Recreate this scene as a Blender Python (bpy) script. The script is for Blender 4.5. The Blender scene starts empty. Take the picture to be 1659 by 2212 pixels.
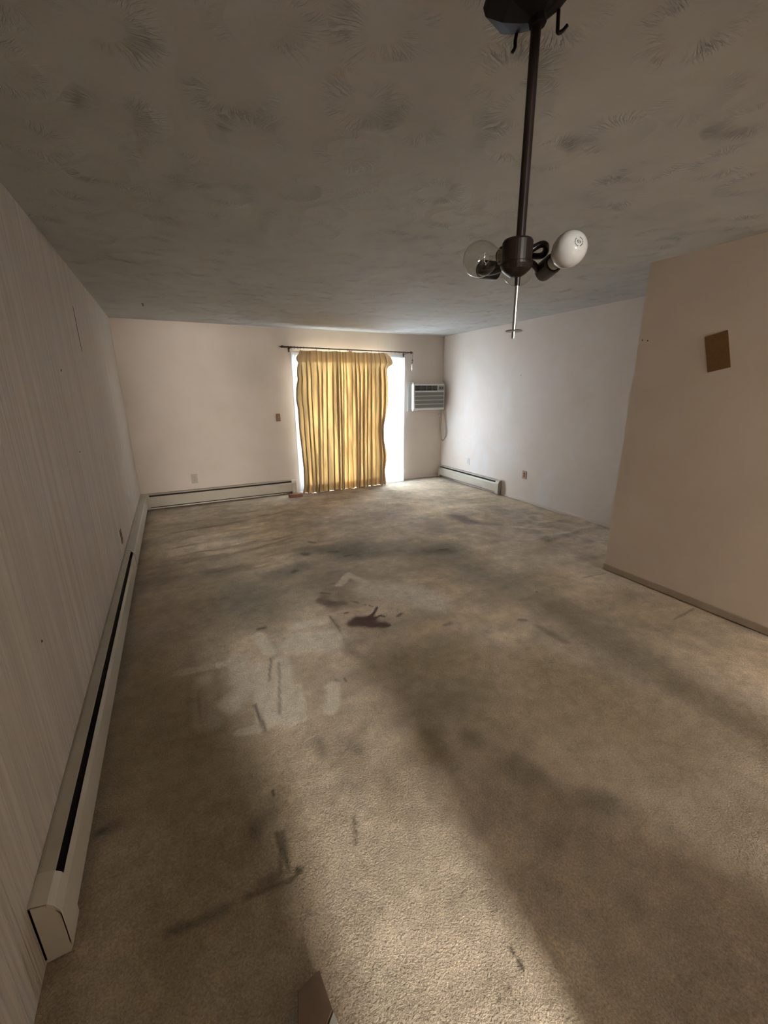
import bpy, bmesh, math, random
import numpy as np
from mathutils import Vector, Matrix
random.seed(7); np.random.seed(7)
C = bpy.context.scene.collection
PI = math.pi

# ------------------------------------------------------------------ camera
CAM_H, YAW, PITCH, ROLL = 1.5583, 0.4611, 0.2853, 0.0091
cam = bpy.data.objects.new('camera', bpy.data.cameras.new('camera')); C.objects.link(cam)
cam.data.sensor_fit = 'VERTICAL'; cam.data.sensor_height = 36.0
cam.data.lens = 895.7 / 2212 * 36.0
cam.data.clip_start = 0.02; cam.data.clip_end = 200
cy, sy, cp, sp, cr, sr = (math.cos(YAW), math.sin(YAW), math.cos(PITCH), math.sin(PITCH), math.cos(ROLL), math.sin(ROLL))
rt = Vector((cy, -sy, 0)); up = Vector((sy*sp, cy*sp, cp)); fw = Vector((sy*cp, cy*cp, -sp))
rt, up = rt*cr - up*sr, rt*sr + up*cr
m = Matrix(((rt.x, up.x, -fw.x, 0), (rt.y, up.y, -fw.y, 0), (rt.z, up.z, -fw.z, CAM_H), (0, 0, 0, 1)))
cam.matrix_world = m
bpy.context.scene.camera = cam

# ------------------------------------------------------------------ light
SKY, EXPO, FILL_SIDE, FILL_STRIP = 45.0, 0.36, 4.0, 155.0
DRAPE_T, FILL_REAR = 0.062, 115.0
W = bpy.data.worlds.new('world'); bpy.context.scene.world = W; W.use_nodes = True
bgn = W.node_tree.nodes['Background']
bgn.inputs[0].default_value = (0.80, 0.90, 1.0, 1); bgn.inputs[1].default_value = SKY
vs = bpy.context.scene.view_settings
vs.view_transform = 'Standard'; vs.look = 'None'; vs.gamma = 1.0; vs.use_curve_mapping = False
vs.exposure = EXPO

def area(name, loc, size, sizey, power, color, rot, portal=False, spread=PI):
    l = bpy.data.lights.new(name, 'AREA'); l.shape = 'RECTANGLE'; l.size = size; l.size_y = sizey
    l.energy = power; l.color = color; l.spread = spread
    if portal: l.cycles.is_portal = True
    o = bpy.data.objects.new(name, l); C.objects.link(o); o.location = loc; o.rotation_euler = rot
    return o
# daylight through the glass door (portal for the sky outside)
area('door_daylight', (2.64, 6.62, 1.06), 1.95, 2.15, 1, (1, 1, 1), (-PI/2, 0, 0), portal=True)
# added unseen fill light, on the right behind the camera
area('fill_side', (5.3, -0.6, 1.45), 1.2, 1.0, FILL_SIDE, (1.0, 0.93, 0.84), (0, PI/2, 0))
# added lamp behind the camera, shaped by a narrow gap into the carpet's bright strip
area('fill_strip', (0.47, -3.2, 1.80), 0.36, 0.25, FILL_STRIP, (1.0, 0.95, 0.86), (math.radians(75), 0, 0))
# added frontal fill behind the camera, coming through the wide rear opening
area('fill_rear', (3.05, -3.9, 1.6), 0.75, 1.1, FILL_REAR, (1.0, 0.95, 0.88), (PI/2, 0, 0))

# ------------------------------------------------------------------ dimensions
XL, XR, XB, YW, YB, H = -0.5284, 4.3885, 3.3008, 6.432, 2.198, 2.44
YREAR = -0.38
DL, DR, DT = 1.685, 3.588, 2.112

# ------------------------------------------------------------------ materials
def mat(name, base=(0.5, 0.5, 0.5), rough=0.6, metal=0.0, spec=0.4):
    mt = bpy.data.materials.new(name); mt.use_nodes = True
    b = mt.node_tree.nodes['Principled BSDF']
    b.inputs['Base Color'].default_value = (*base, 1); b.inputs['Roughness'].default_value = rough
    b.inputs['Metallic'].default_value = metal; b.inputs['Specular IOR Level'].default_value = spec
    return mt
class NT:
    def __init__(s, mt): s.t = mt.node_tree; s.b = s.t.nodes.get('Principled BSDF')
    def n(s, typ, **kw):
        nd = s.t.nodes.new(typ)
        for k, v in kw.items():
            if k.startswith('i_'):
                key = k[2:].replace('_', ' '); nd.inputs[int(key) if key.isdigit() else key].default_value = v
            else: setattr(nd, k, v)
        return nd
    def l(s, a, b): s.t.links.new(a, b)
    def math(s, op, a, b=None, clamp=False):
        nd = s.t.nodes.new('ShaderNodeMath'); nd.operation = op; nd.use_clamp = clamp
        for i, v in enumerate((a, b)):
            if v is None: continue
            if isinstance(v, (int, float)): nd.inputs[i].default_value = v
            else: s.l(v, nd.inputs[i])
        return nd.outputs[0]
    def coord(s, scale=(1, 1, 1)):
        tc = s.n('ShaderNodeTexCoord'); mp = s.n('ShaderNodeMapping'); mp.inputs['Scale'].default_value = scale
        s.l(tc.outputs['Object'], mp.inputs['Vector']); return mp.outputs[0]
    def noise(s, vec, scale, detail=4, rough=0.55, dist=0):
        nd = s.n('ShaderNodeTexNoise'); s.l(vec, nd.inputs['Vector'])
        nd.inputs['Scale'].default_value = scale; nd.inputs['Detail'].default_value = detail
        nd.inputs['Roughness'].default_value = rough; nd.inputs['Distortion'].default_value = dist
        return nd.outputs['Fac']
    def ramp(s, fac, stops):
        nd = s.n('ShaderNodeValToRGB'); el = nd.color_ramp.elements
        while len(el) < len(stops): el.new(0.5)
        for e, (p, c) in zip(el, stops): e.position = p; e.color = (*c, 1) if len(c) == 3 else c
        s.l(fac, nd.inputs[0]); return nd.outputs[0]
    def bump(s, h, strength, dist, target=None):
        nd = s.n('ShaderNodeBump'); nd.inputs['Strength'].default_value = strength; nd.inputs['Distance'].default_value = dist
        s.l(h, nd.inputs['Height']); s.l(nd.outputs[0], (target or s.b).inputs['Normal']); return nd

def noisy(name, c1, c2, scale, rough=0.6, bump=0.0, bscale=80, metal=0.0, spec=0.4, cscale=(1, 1, 1)):
    mt = mat(name, c1, rough, metal, spec); t = NT(mt); v = t.coord(cscale)
    t.l(t.ramp(t.noise(v, scale, 5), [(0.35, c1), (0.68, c2)]), t.b.inputs['Base Color'])
    if bump: t.bump(t.noise(v, bscale, 3), bump, 0.004)
    return mt

WALLC1, WALLC2 = (0.70, 0.605, 0.53), (0.75, 0.66, 0.585)
M = {}
M['wall'] = noisy('painted_wall', WALLC1, WALLC2, 1.7, 0.62, 0.12, 130, spec=0.3)
# patched spots on the far right wall
mt = mat('patched_wall', WALLC1, 0.5, 0, 0.35); t = NT(mt); v = t.coord()
t.l(t.ramp(t.noise(v, 1.3, 5, 0.6, 0.6), [(0.3, WALLC1), (0.55, WALLC2), (0.7, (0.76, 0.72, 0.70))]), t.b.inputs['Base Color'])
t.bump(t.noise(v, 110, 3), 0.12, 0.004); M['wall_patched'] = mt
# left wall: vertically combed paper
mt = mat('combed_wall', (0.60, 0.51, 0.43), 0.65, 0, 0.3); t = NT(mt)
v1 = t.coord((1, 34, 0.55)); v2 = t.coord((1, 90, 1.6)); v3 = t.coord((1, 1, 1))
h = t.math('ADD', t.math('MULTIPLY', t.noise(v1, 1.0, 3, 0.6, 0.8), t.noise(t.coord((1, 3, 0.3)), 1.2, 2)), t.math('MULTIPLY', t.noise(v2, 1.0, 3), 0.25))
t.bump(h, 1.0, 0.024)
t.l(t.ramp(t.noise(v1, 1.0, 3, 0.6, 0.8), [(0.3, (0.47, 0.415, 0.35)), (0.62, (0.60, 0.53, 0.455))]), t.b.inputs['Base Color'])
M['wall_combed'] = mt
# ceiling: stomped crow's-foot plaster
mt = mat('stomped_ceiling', (0.55, 0.53, 0.49), 0.8, 0, 0.2); t = NT(mt)
vc = t.coord((1, 1, 0))
wob = t.n('ShaderNodeTexNoise'); t.l(vc, wob.inputs['Vector']); wob.inputs['Scale'].default_value = 9
addv = t.n('ShaderNodeVectorMath', operation='MULTIPLY_ADD'); t.l(wob.outputs['Color'], addv.inputs[0])
addv.inputs[1].default_value = (0.05, 0.05, 0); t.l(vc, addv.inputs[2])
vo = t.n('ShaderNodeTexVoronoi', voronoi_dimensions='2D'); vo.inputs['Scale'].default_value = 3.4; vo.inputs['Randomness'].default_value = 0.75
t.l(addv.outputs[0], vo.inputs['Vector'])
sub = t.n('ShaderNodeVectorMath', operation='SUBTRACT'); t.l(addv.outputs[0], sub.inputs[0]); t.l(vo.outputs['Position'], sub.inputs[1])
nrm = t.n('ShaderNodeVectorMath', operation='NORMALIZE'); t.l(sub.outputs[0], nrm.inputs[0])
sc = t.n('ShaderNodeVectorMath', operation='MULTIPLY_ADD'); t.l(nrm.outputs[0], sc.inputs[0]); sc.inputs[1].default_value = (3.2, 3.2, 3.2)
colm = t.n('ShaderNodeVectorMath', operation='MULTIPLY_ADD'); t.l(vo.outputs['Color'], colm.inputs[0]); colm.inputs[1].default_value = (40, 40, 40)
sub3 = t.n('ShaderNodeVectorMath', operation='SCALE'); t.l(sub.outputs[0], sub3.inputs[0]); sub3.inputs['Scale'].default_value = 7.0
t.l(sub3.outputs[0], colm.inputs[2]); t.l(colm.outputs[0], sc.inputs[2])
rad = t.noise(sc.outputs[0], 1.6, 3, 0.6)
ridge = t.math('SUBTRACT', 1.0, t.math('MULTIPLY', t.math('ABSOLUTE', t.math('SUBTRACT', rad, 0.5)), 13.0), clamp=True)
ln = t.n('ShaderNodeVectorMath', operation='LENGTH'); t.l(sub.outputs[0], ln.inputs[0])
ring = t.math('SUBTRACT', 1.0, t.math('MULTIPLY', t.math('ABSOLUTE', t.math('SUBTRACT', ln.outputs['Value'], 0.105)), 17.0), clamp=True)
patchy = t.ramp(t.noise(vc, 5.0, 3), [(0.46, (0, 0, 0)), (0.64, (1, 1, 1))])
hgt = t.math('MULTIPLY', t.math('MULTIPLY', t.math('MULTIPLY', ridge, ring), patchy), 0.60)
hgt = t.math('ADD', hgt, t.math('MULTIPLY', t.noise(vc, 60, 4), 0.05))
hgt = t.math('ADD', hgt, t.math('MULTIPLY', t.math('MULTIPLY', ring, 1.0), 0.35))
t.bump(hgt, 1.0, 0.013)
t.l(t.ramp(t.noise(vc, 2.2, 4), [(0.3, (0.445, 0.43, 0.395)), (0.7, (0.51, 0.495, 0.455))]), t.b.inputs['Base Color'])
M['ceiling'] = mt
# carpet: pile colour from the stain and shade layer, broken up with fine noise
mt = mat('stained_carpet', (0.4, 0.34, 0.26), 0.95, 0, 0.1); t = NT(mt)
at = t.n('ShaderNodeVertexColor', layer_name='soil_shade'); v = t.coord()
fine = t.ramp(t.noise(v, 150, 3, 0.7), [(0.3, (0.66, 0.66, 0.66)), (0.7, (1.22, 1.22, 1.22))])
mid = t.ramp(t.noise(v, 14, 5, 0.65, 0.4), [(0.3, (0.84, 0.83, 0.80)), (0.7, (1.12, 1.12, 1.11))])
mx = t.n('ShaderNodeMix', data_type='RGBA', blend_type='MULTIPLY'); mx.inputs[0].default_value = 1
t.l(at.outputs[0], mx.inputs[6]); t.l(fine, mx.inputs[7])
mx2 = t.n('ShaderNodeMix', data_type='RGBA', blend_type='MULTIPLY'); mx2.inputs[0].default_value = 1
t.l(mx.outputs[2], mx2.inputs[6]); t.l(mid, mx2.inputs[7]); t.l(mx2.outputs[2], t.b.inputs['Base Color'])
t.b.inputs['Sheen Weight'].default_value = 0.15
pile = t.math('ADD', t.noise(v, 140, 3, 0.7, 0.2), t.math('MULTIPLY', t.noise(v, 30, 3, 0.6), 0.8))
t.bump(pile, 1.0, 0.0085); M['carpet'] = mt

M['beige_metal'] = noisy('beige_enamel', (0.50, 0.45, 0.36), (0.56, 0.51, 0.42), 5, 0.42)
M['hood_metal'] = noisy('worn_beige_enamel', (0.40, 0.36, 0.28), (0.47, 0.42, 0.34), 7, 0.45)
M['dark_fin'] = noisy('dark_fins', (0.02, 0.02, 0.02), (0.05, 0.045, 0.04), 60, 0.6, metal=0.3, cscale=(12, 1, 1))
M['black'] = mat('black_plastic', (0.012, 0.010, 0.009), 0.35)
M['bronze'] = noisy('dark_bronze', (0.009, 0.005, 0.004), (0.018, 0.010, 0.008), 9, 0.35, metal=0.2, spec=0.4)
M['canopy'] = noisy('black_canopy', (0.010, 0.008, 0.008), (0.016, 0.013, 0.012), 8, 0.6, spec=0.12)
M['rod_brown'] = noisy('dark_brown_rod', (0.035, 0.020, 0.014), (0.06, 0.035, 0.025), 20, 0.4)
M['socket'] = noisy('dark_grey_socket', (0.035, 0.028, 0.024), (0.055, 0.045, 0.038), 12, 0.45)
M['chrome'] = mat('chrome', (0.40, 0.39, 0.37), 0.35, 1.0)
M['white_plastic'] = noisy('white_plastic', (0.72, 0.72, 0.68), (0.78, 0.78, 0.74), 8, 0.4)
M['grey_grille'] = noisy('grey_grille', (0.22, 0.21, 0.19), (0.30, 0.29, 0.26), 90, 0.6, cscale=(1, 1, 8))
M['ivory'] = mat('ivory_plastic', (0.50, 0.45, 0.36), 0.4)
M['white_plate'] = mat('white_plate', (0.66, 0.66, 0.65), 0.4)
M['tan_plate'] = mat('tan_plate', (0.42, 0.26, 0.15), 0.45)
M['brown_plate'] = noisy('brown_woodgrain', (0.22, 0.085, 0.03), (0.30, 0.13, 0.05), 12, 0.45, cscale=(1, 1, 6))
M['slot'] = mat('slot_dark', (0.02, 0.018, 0.015), 0.6)
M['cork'] = noisy('brown_hardboard', (0.17, 0.088, 0.028), (0.215, 0.115, 0.038), 60, 0.75, 0.3, 150)
M['brick'] = noisy('red_brown_wood', (0.20, 0.075, 0.04), (0.30, 0.12, 0.07), 22, 0.5, cscale=(6, 1, 1))
M['carton'] = noisy('brown_carton', (0.20, 0.135, 0.095), (0.25, 0.17, 0.12), 10, 0.8)
M['paper'] = noisy('white_paper', (0.72, 0.74, 0.70), (0.78, 0.80, 0.76), 12, 0.7)
M['alu'] = noisy('white_door_frame', (0.70, 0.74, 0.76), (0.76, 0.80, 0.82), 4, 0.4)
M['patio'] = noisy('pale_concrete', (0.5, 0.5, 0.5), (0.62, 0.62, 0.6), 3, 0.9)
M['skirt'] = noisy('dusty_baseboard', (0.36, 0.30, 0.23), (0.44, 0.375, 0.30), 6, 0.7)
M['cord'] = mat('grey_beige_cord', (0.36, 0.33, 0.28), 0.5)
M['clear_plastic'] = mat('milky_crystal', (0.62, 0.55, 0.45), 0.2)
M['brass'] = mat('screw_shell', (0.62, 0.58, 0.5), 0.3, 1.0)
M['filament'] = mat('filament_wire', (0.55, 0.5, 0.45), 0.3, 0.8)
M['crack'] = mat('open_seam', (0.035, 0.025, 0.018), 0.9)
M['print'] = mat('grey_print', (0.10, 0.10, 0.11), 0.6)

def thin_glass(name, tint=(1, 1, 1), ior=1.45):
    mt = bpy.data.materials.new(name); mt.use_nodes = True; nt = mt.node_tree; nt.nodes.clear()
    o = nt.nodes.new('ShaderNodeOutputMaterial'); mx = nt.nodes.new('ShaderNodeMixShader')
    tr = nt.nodes.new('ShaderNodeBsdfTransparent'); tr.inputs[0].default_value = (*tint, 1)
    gl = nt.nodes.new('ShaderNodeBsdfGlossy'); gl.inputs['Roughness'].default_value = 0.04
    fr = nt.nodes.new('ShaderNodeLayerWeight'); fr.inputs[0].default_value = 0.5
    pw = nt.nodes.new('ShaderNodeMath'); pw.operation = 'POWER'; nt.links.new(fr.outputs['Facing'], pw.inputs[0]); pw.inputs[1].default_value = 3.5
    ad = nt.nodes.new('ShaderNodeMath'); ad.operation = 'MULTIPLY_ADD'; nt.links.new(pw.outputs[0], ad.inputs[0]); ad.inputs[1].default_value = 0.75; ad.inputs[2].default_value = (ior-1)**2/(ior+1)**2
    nt.links.new(ad.outputs[0], mx.inputs[0]); nt.links.new(tr.outputs[0], mx.inputs[1]); nt.links.new(gl.outputs[0], mx.inputs[2])
    nt.links.new(mx.outputs[0], o.inputs[0]); return mt
M['glass'] = thin_glass('door_glass', (0.96, 0.97, 0.98))
M['bulb_glass'] = thin_glass('bulb_glass', (0.93, 0.93, 0.91), 1.5)
mt = mat('frosted_bulb', (0.62, 0.62, 0.61), 0.12, 0, 0.5); mt.node_tree.nodes['Principled BSDF'].inputs['Subsurface Weight'].default_value = 0.3
mt.node_tree.nodes['Principled BSDF'].inputs['Subsurface Radius'].default_value = (0.02, 0.02, 0.02); M['frosted'] = mt

def cloth(name, col, trans, tfac, stripe=0.0, broad=0.0):
    mt = bpy.data.materials.new(name); mt.use_nodes = True; t = NT(mt); nt = mt.node_tree; b = t.b
    nt.nodes.remove(b); t.b = None
    o = nt.nodes['Material Output']; mx = nt.nodes.new('ShaderNodeMixShader'); mx.inputs[0].default_value = tfac
    df = nt.nodes.new('ShaderNodeBsdfDiffuse'); tl = nt.nodes.new('ShaderNodeBsdfTranslucent')
    uv = t.n('ShaderNodeUVMap'); mp = t.n('ShaderNodeMapping'); mp.inputs['Scale'].default_value = (1, 0.02, 1); t.l(uv.outputs[0], mp.inputs[0])
    nz = t.noise(mp.outputs[0], 110, 2, 0.6)
    k = stripe
    c1 = tuple(c*(1-k) for c in col); d1 = tuple(c*(1-k*1.3) for c in trans)
    t.l(t.ramp(nz, [(0.35, c1), (0.6, col)]), df.inputs[0]); mp3 = t.n('ShaderNodeMapping'); mp3.inputs['Scale'].default_value = (1, 0.06, 1); t.l(uv.outputs[0], mp3.inputs[0])
    mm = t.n('ShaderNodeMix', data_type='RGBA', blend_type='MULTIPLY'); mm.inputs[0].default_value = 1
    t.l(t.ramp(nz, [(0.35, d1), (0.6, trans)]), mm.inputs[6]); lo = 1-broad
    t.l(t.ramp(t.noise(mp3.outputs[0], 13, 3, 0.6), [(0.40, (lo, lo, lo)), (0.58, (1, 1, 1))]), mm.inputs[7]); t.l(mm.outputs[2], tl.inputs[0])
    t.l(df.outputs[0], mx.inputs[1]); t.l(tl.outputs[0], mx.inputs[2]); t.l(mx.outputs[0], o.inputs[0])
    return mt
M['drape'] = cloth('cream_drape', (0.66, 0.52, 0.34), (1.0, 0.60, 0.21), DRAPE_T, 0.25, 0.65)
M['lining'] = cloth('drape_lining', (0.7, 0.6, 0.42), (0.95, 0.80, 0.50), 0.5)
M['sheer'] = cloth('white_sheer', (0.85, 0.88, 0.9), (0.93, 0.96, 1.0), 0.75)
def add_gap(mt, a):   # open weave: part of the light passes straight between the threads
    nt = mt.node_tree; o = nt.nodes['Material Output']; src = o.inputs[0].links[0].from_socket
    m2 = nt.nodes.new('ShaderNodeMixShader'); tr = nt.nodes.new('ShaderNodeBsdfTransparent'); m2.inputs[0].default_value = a
    nt.links.new(src, m2.inputs[1]); nt.links.new(tr.outputs[0], m2.inputs[2]); nt.links.new(m2.outputs[0], o.inputs[0])
add_gap(M['sheer'], 0.15)

# ------------------------------------------------------------------ helpers
def obj(name, bm, m, parent=None, smooth=False, bevel=0.0, recalc=True):
    if recalc: bmesh.ops.recalc_face_normals(bm, faces=bm.faces)
    me = bpy.data.meshes.new(name); bm.to_mesh(me); bm.free()
    o = bpy.data.objects.new(name, me); C.objects.link(o); me.materials.append(m)
    if smooth:
        for p in me.polygons: p.use_smooth = True
    if bevel:
        md = o.modifiers.new('bevel', 'BEVEL'); md.width = bevel; md.segments = 2; md.limit_method = 'ANGLE'
    if parent: o.parent = parent
    return o
def tag(o, label, cat, group=None):
    o['label'] = label; o['category'] = cat
    if group: o['group'] = group
    return o
def thing(name, label, cat, loc=(0, 0, 0), rz=0, group=None):
    o = bpy.data.objects.new(name, None); C.objects.link(o); o.location = loc; o.rotation_euler = (0, 0, rz)
    o.empty_display_size = 0.1
    return tag(o, label, cat, group)
def struct(name, bm, m, **kw):
    o = obj(name, bm, m, **kw); o['kind'] = 'structure'; return o
def box(bm, x0, x1, y0, y1, z0, z1):
    vs_ = [bm.verts.new(p) for p in ((x0, y0, z0), (x1, y0, z0), (x1, y1, z0), (x0, y1, z0), (x0, y0, z1), (x1, y0, z1), (x1, y1, z1), (x0, y1, z1))]
    for f in ((0, 3, 2, 1), (4, 5, 6, 7), (0, 1, 5, 4), (1, 2, 6, 5), (2, 3, 7, 6), (3, 0, 4, 7)): bm.faces.new([vs_[i] for i in f])
    return vs_
def prism(bm, prof, x0, x1):   # profile of (y, z) pushed along x
    a = [bm.verts.new((x0, p[0], p[1])) for p in prof]; b = [bm.verts.new((x1, p[0], p[1])) for p in prof]
    n = len(prof)
    for i in range(n): bm.faces.new((a[i], a[(i+1) % n], b[(i+1) % n], b[i]))
    bm.faces.new(a[::-1]); bm.faces.new(b)
def frame_to(d):
    d = Vector(d).normalized(); q = Vector((0, 0, 1)).rotation_difference(d); return q.to_matrix()
def lathe(bm, prof, origin=(0, 0, 0), axis=(0, 0, 1), n=32, cap=True):   # (radius, height) about an axis
    R = frame_to(axis); O = Vector(origin); rings = []
    for r, h in prof:
        if r < 1e-6: rings.append([bm.verts.new(O + R @ Vector((0, 0, h)))])
        else: rings.append([bm.verts.new(O + R @ Vector((r*math.cos(2*PI*i/n), r*math.sin(2*PI*i/n), h))) for i in range(n)])
    for a, b in zip(rings, rings[1:]):
        if len(a) == 1 and len(b) == 1: continue
        for i in range(n):
            j = (i+1) % n
            if len(a) == 1: bm.faces.new((a[0], b[i], b[j]))
            elif len(b) == 1: bm.faces.new((a[i], a[j], b[0]))
            else: bm.faces.new((a[i], a[j], b[j], b[i]))
    if cap:
        if len(rings[0]) > 1: bm.faces.new(rings[0][::-1])
        if len(rings[-1]) > 1: bm.faces.new(rings[-1])
def tube(bm, pts, r, n=10, sub=6):
    P = [Vector(p) for p in pts]; out = []
    for i in range(len(P)-1):
        p0, p1, p2, p3 = P[max(i-1, 0)], P[i], P[i+1], P[min(i+2, len(P)-1)]
        for k in range(sub):
            u = k/sub; out.append(0.5*((2*p1)+(-p0+p2)*u+(2*p0-5*p1+4*p2-p3)*u*u+(-p0+3*p1-3*p2+p3)*u**3))
    out.append(P[-1]); rings = []; nrm = None
    for i, p in enumerate(out):
        tdir = (out[min(i+1, len(out)-1)] - out[max(i-1, 0)]).normalized()
        if nrm is None: nrm = tdir.orthogonal().normalized()
        nrm = (nrm - tdir*nrm.dot(tdir)).normalized(); bn = tdir.cross(nrm)
        rr = r[min(int(i/sub), len(r)-1)] if isinstance(r, (list, tuple)) else r
        rings.append([bm.verts.new(p + (nrm*math.cos(2*PI*k/n) + bn*math.sin(2*PI*k/n))*rr) for k in range(n)])
    for a, b in zip(rings, rings[1:]):
        for k in range(n): bm.faces.new((a[k], a[(k+1) % n], b[(k+1) % n], b[k]))
    bm.faces.new(rings[0][::-1]); bm.faces.new(rings[-1])
def B(): return bmesh.new()
def smoothstep(x): x = np.clip(x, 0, 1); return x*x*(3-2*x)
def vnoise(x, y, seed):
    rs = np.random.RandomState(seed); g = rs.rand(512, 512)
    xi = np.floor(x).astype(int); yi = np.floor(y).astype(int); fx = smoothstep(x-xi); fy = smoothstep(y-yi)
    a = g[xi % 512, yi % 512]; b = g[(xi+1) % 512, yi % 512]; c = g[xi % 512, (yi+1) % 512]; d = g[(xi+1) % 512, (yi+1) % 512]
    return (a*(1-fx)+b*fx)*(1-fy)+(c*(1-fx)+d*fx)*fy
def fbm(x, y, s, seed, oct=4):
    t_, a, w = 0, 0.5, 0
    for k in range(oct): t_ = t_ + a*vnoise(x*s+17*k, y*s+31*k, seed+k); w += a; a *= 0.5; s *= 2.03
    return t_/w

# ------------------------------------------------------------------ room shell
b = B(); box(b, XL-0.12, XL, -4.3, YW+0.14, -0.05, H+0.05); struct('wall_left', b, M['wall_combed'])
b = B(); box(b, XL, DL, YW, YW+0.14, -0.1, H); box(b, DR, XR, YW, YW+0.14, -0.1, H); box(b, DL, DR, YW, YW+0.14, DT, H); struct('wall_back', b, M['wall'])
b = B(); box(b, XR, XR+0.12, YB-0.12, YW+0.14, -0.05, H+0.05); struct('wall_right', b, M['wall_patched'])
b = B(); box(b, XB, XB+0.14, 0.55, YB, 0, H); box(b, XB+0.14, XR, YB-0.12, YB, 0, H); struct('wall_right_front', b, M['wall'])
b = B(); box(b, XL, 0.28, YREAR-0.12, YREAR, 0, H); box(b, 0.66, 1.75, YREAR-0.12, YREAR, 0, H); box(b, 3.25, XB+0.14, YREAR-0.12, YREAR, 0, H); box(b, 0.28, 0.66, YREAR-0.12, YREAR, 2.03, H); box(b, 1.75, 3.25, YREAR-0.12, YREAR, 2.10, H); struct('wall_rear', b, M['wall'])  # unseen rear wall, its openings shaped for the added lights
# unseen rooms behind and to the right, bare shells added around the fill lights
b = B(); box(b, XL, 1.6, -4.3, -4.2, 0, H); box(b, 1.5, 1.6, -4.2, YREAR-0.12, 0, H); struct('wall_unseen_left', b, M['wall'])
b = B(); box(b, 1.6, 3.44, -4.3, -4.2, 0, H); box(b, 3.44, 3.54, -4.2, -2.2, 0, H); struct('wall_unseen_right', b, M['wall'])
b = B(); box(b, XB+0.14, 5.6, 1.2, 1.3, 0, H); box(b, XB+0.14, 5.6, -2.3, -2.2, 0, H); box(b, 5.5, 5.6, -2.2, 1.2, 0, H)
box(b, XB, XB+0.14, -2.2, YREAR-0.12, 0, H); struct('wall_unseen_side', b, M['wall'])
b = B(); box(b, XL-0.12, 5.6, -4.3, YW+0.14, H, H+0.08); struct('ceiling', b, M['ceiling'])
b = B(); box(b, XB+0.14, 5.6, -3.0, YB-0.12, -0.06, 0.0); box(b, XL-0.12, XB+0.14, -4.3, -1.0, -0.06, 0.0); struct('floor_rear', b, M['patio'])
b = B(); box(b, XL-0.2, XR+0.8, YW+0.0, 9.0, -0.12, -0.02); struct('floor_patio', b, M['patio'])
b = B(); box(b, XB-0.011, XB, 0.55, YB+0.005, 0, 0.052); struct('baseboard_right', b, M['skirt'], bevel=0.003)
b = B(); box(b, DR, XR, YW-0.010, YW, 0, 0.03); struct('baseboard_back', b, M['wall'], bevel=0.002)
b = B(); box(b, XR-0.010, XR, YB, 4.75, 0, 0.03); struct('baseboard_far_right', b, M['wall'], bevel=0.002)
b = B(); box(b, 0.9, 2.9, YW-0.006, YW, H-0.012, H); struct('trim_1', b, M['white_plate'])

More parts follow.
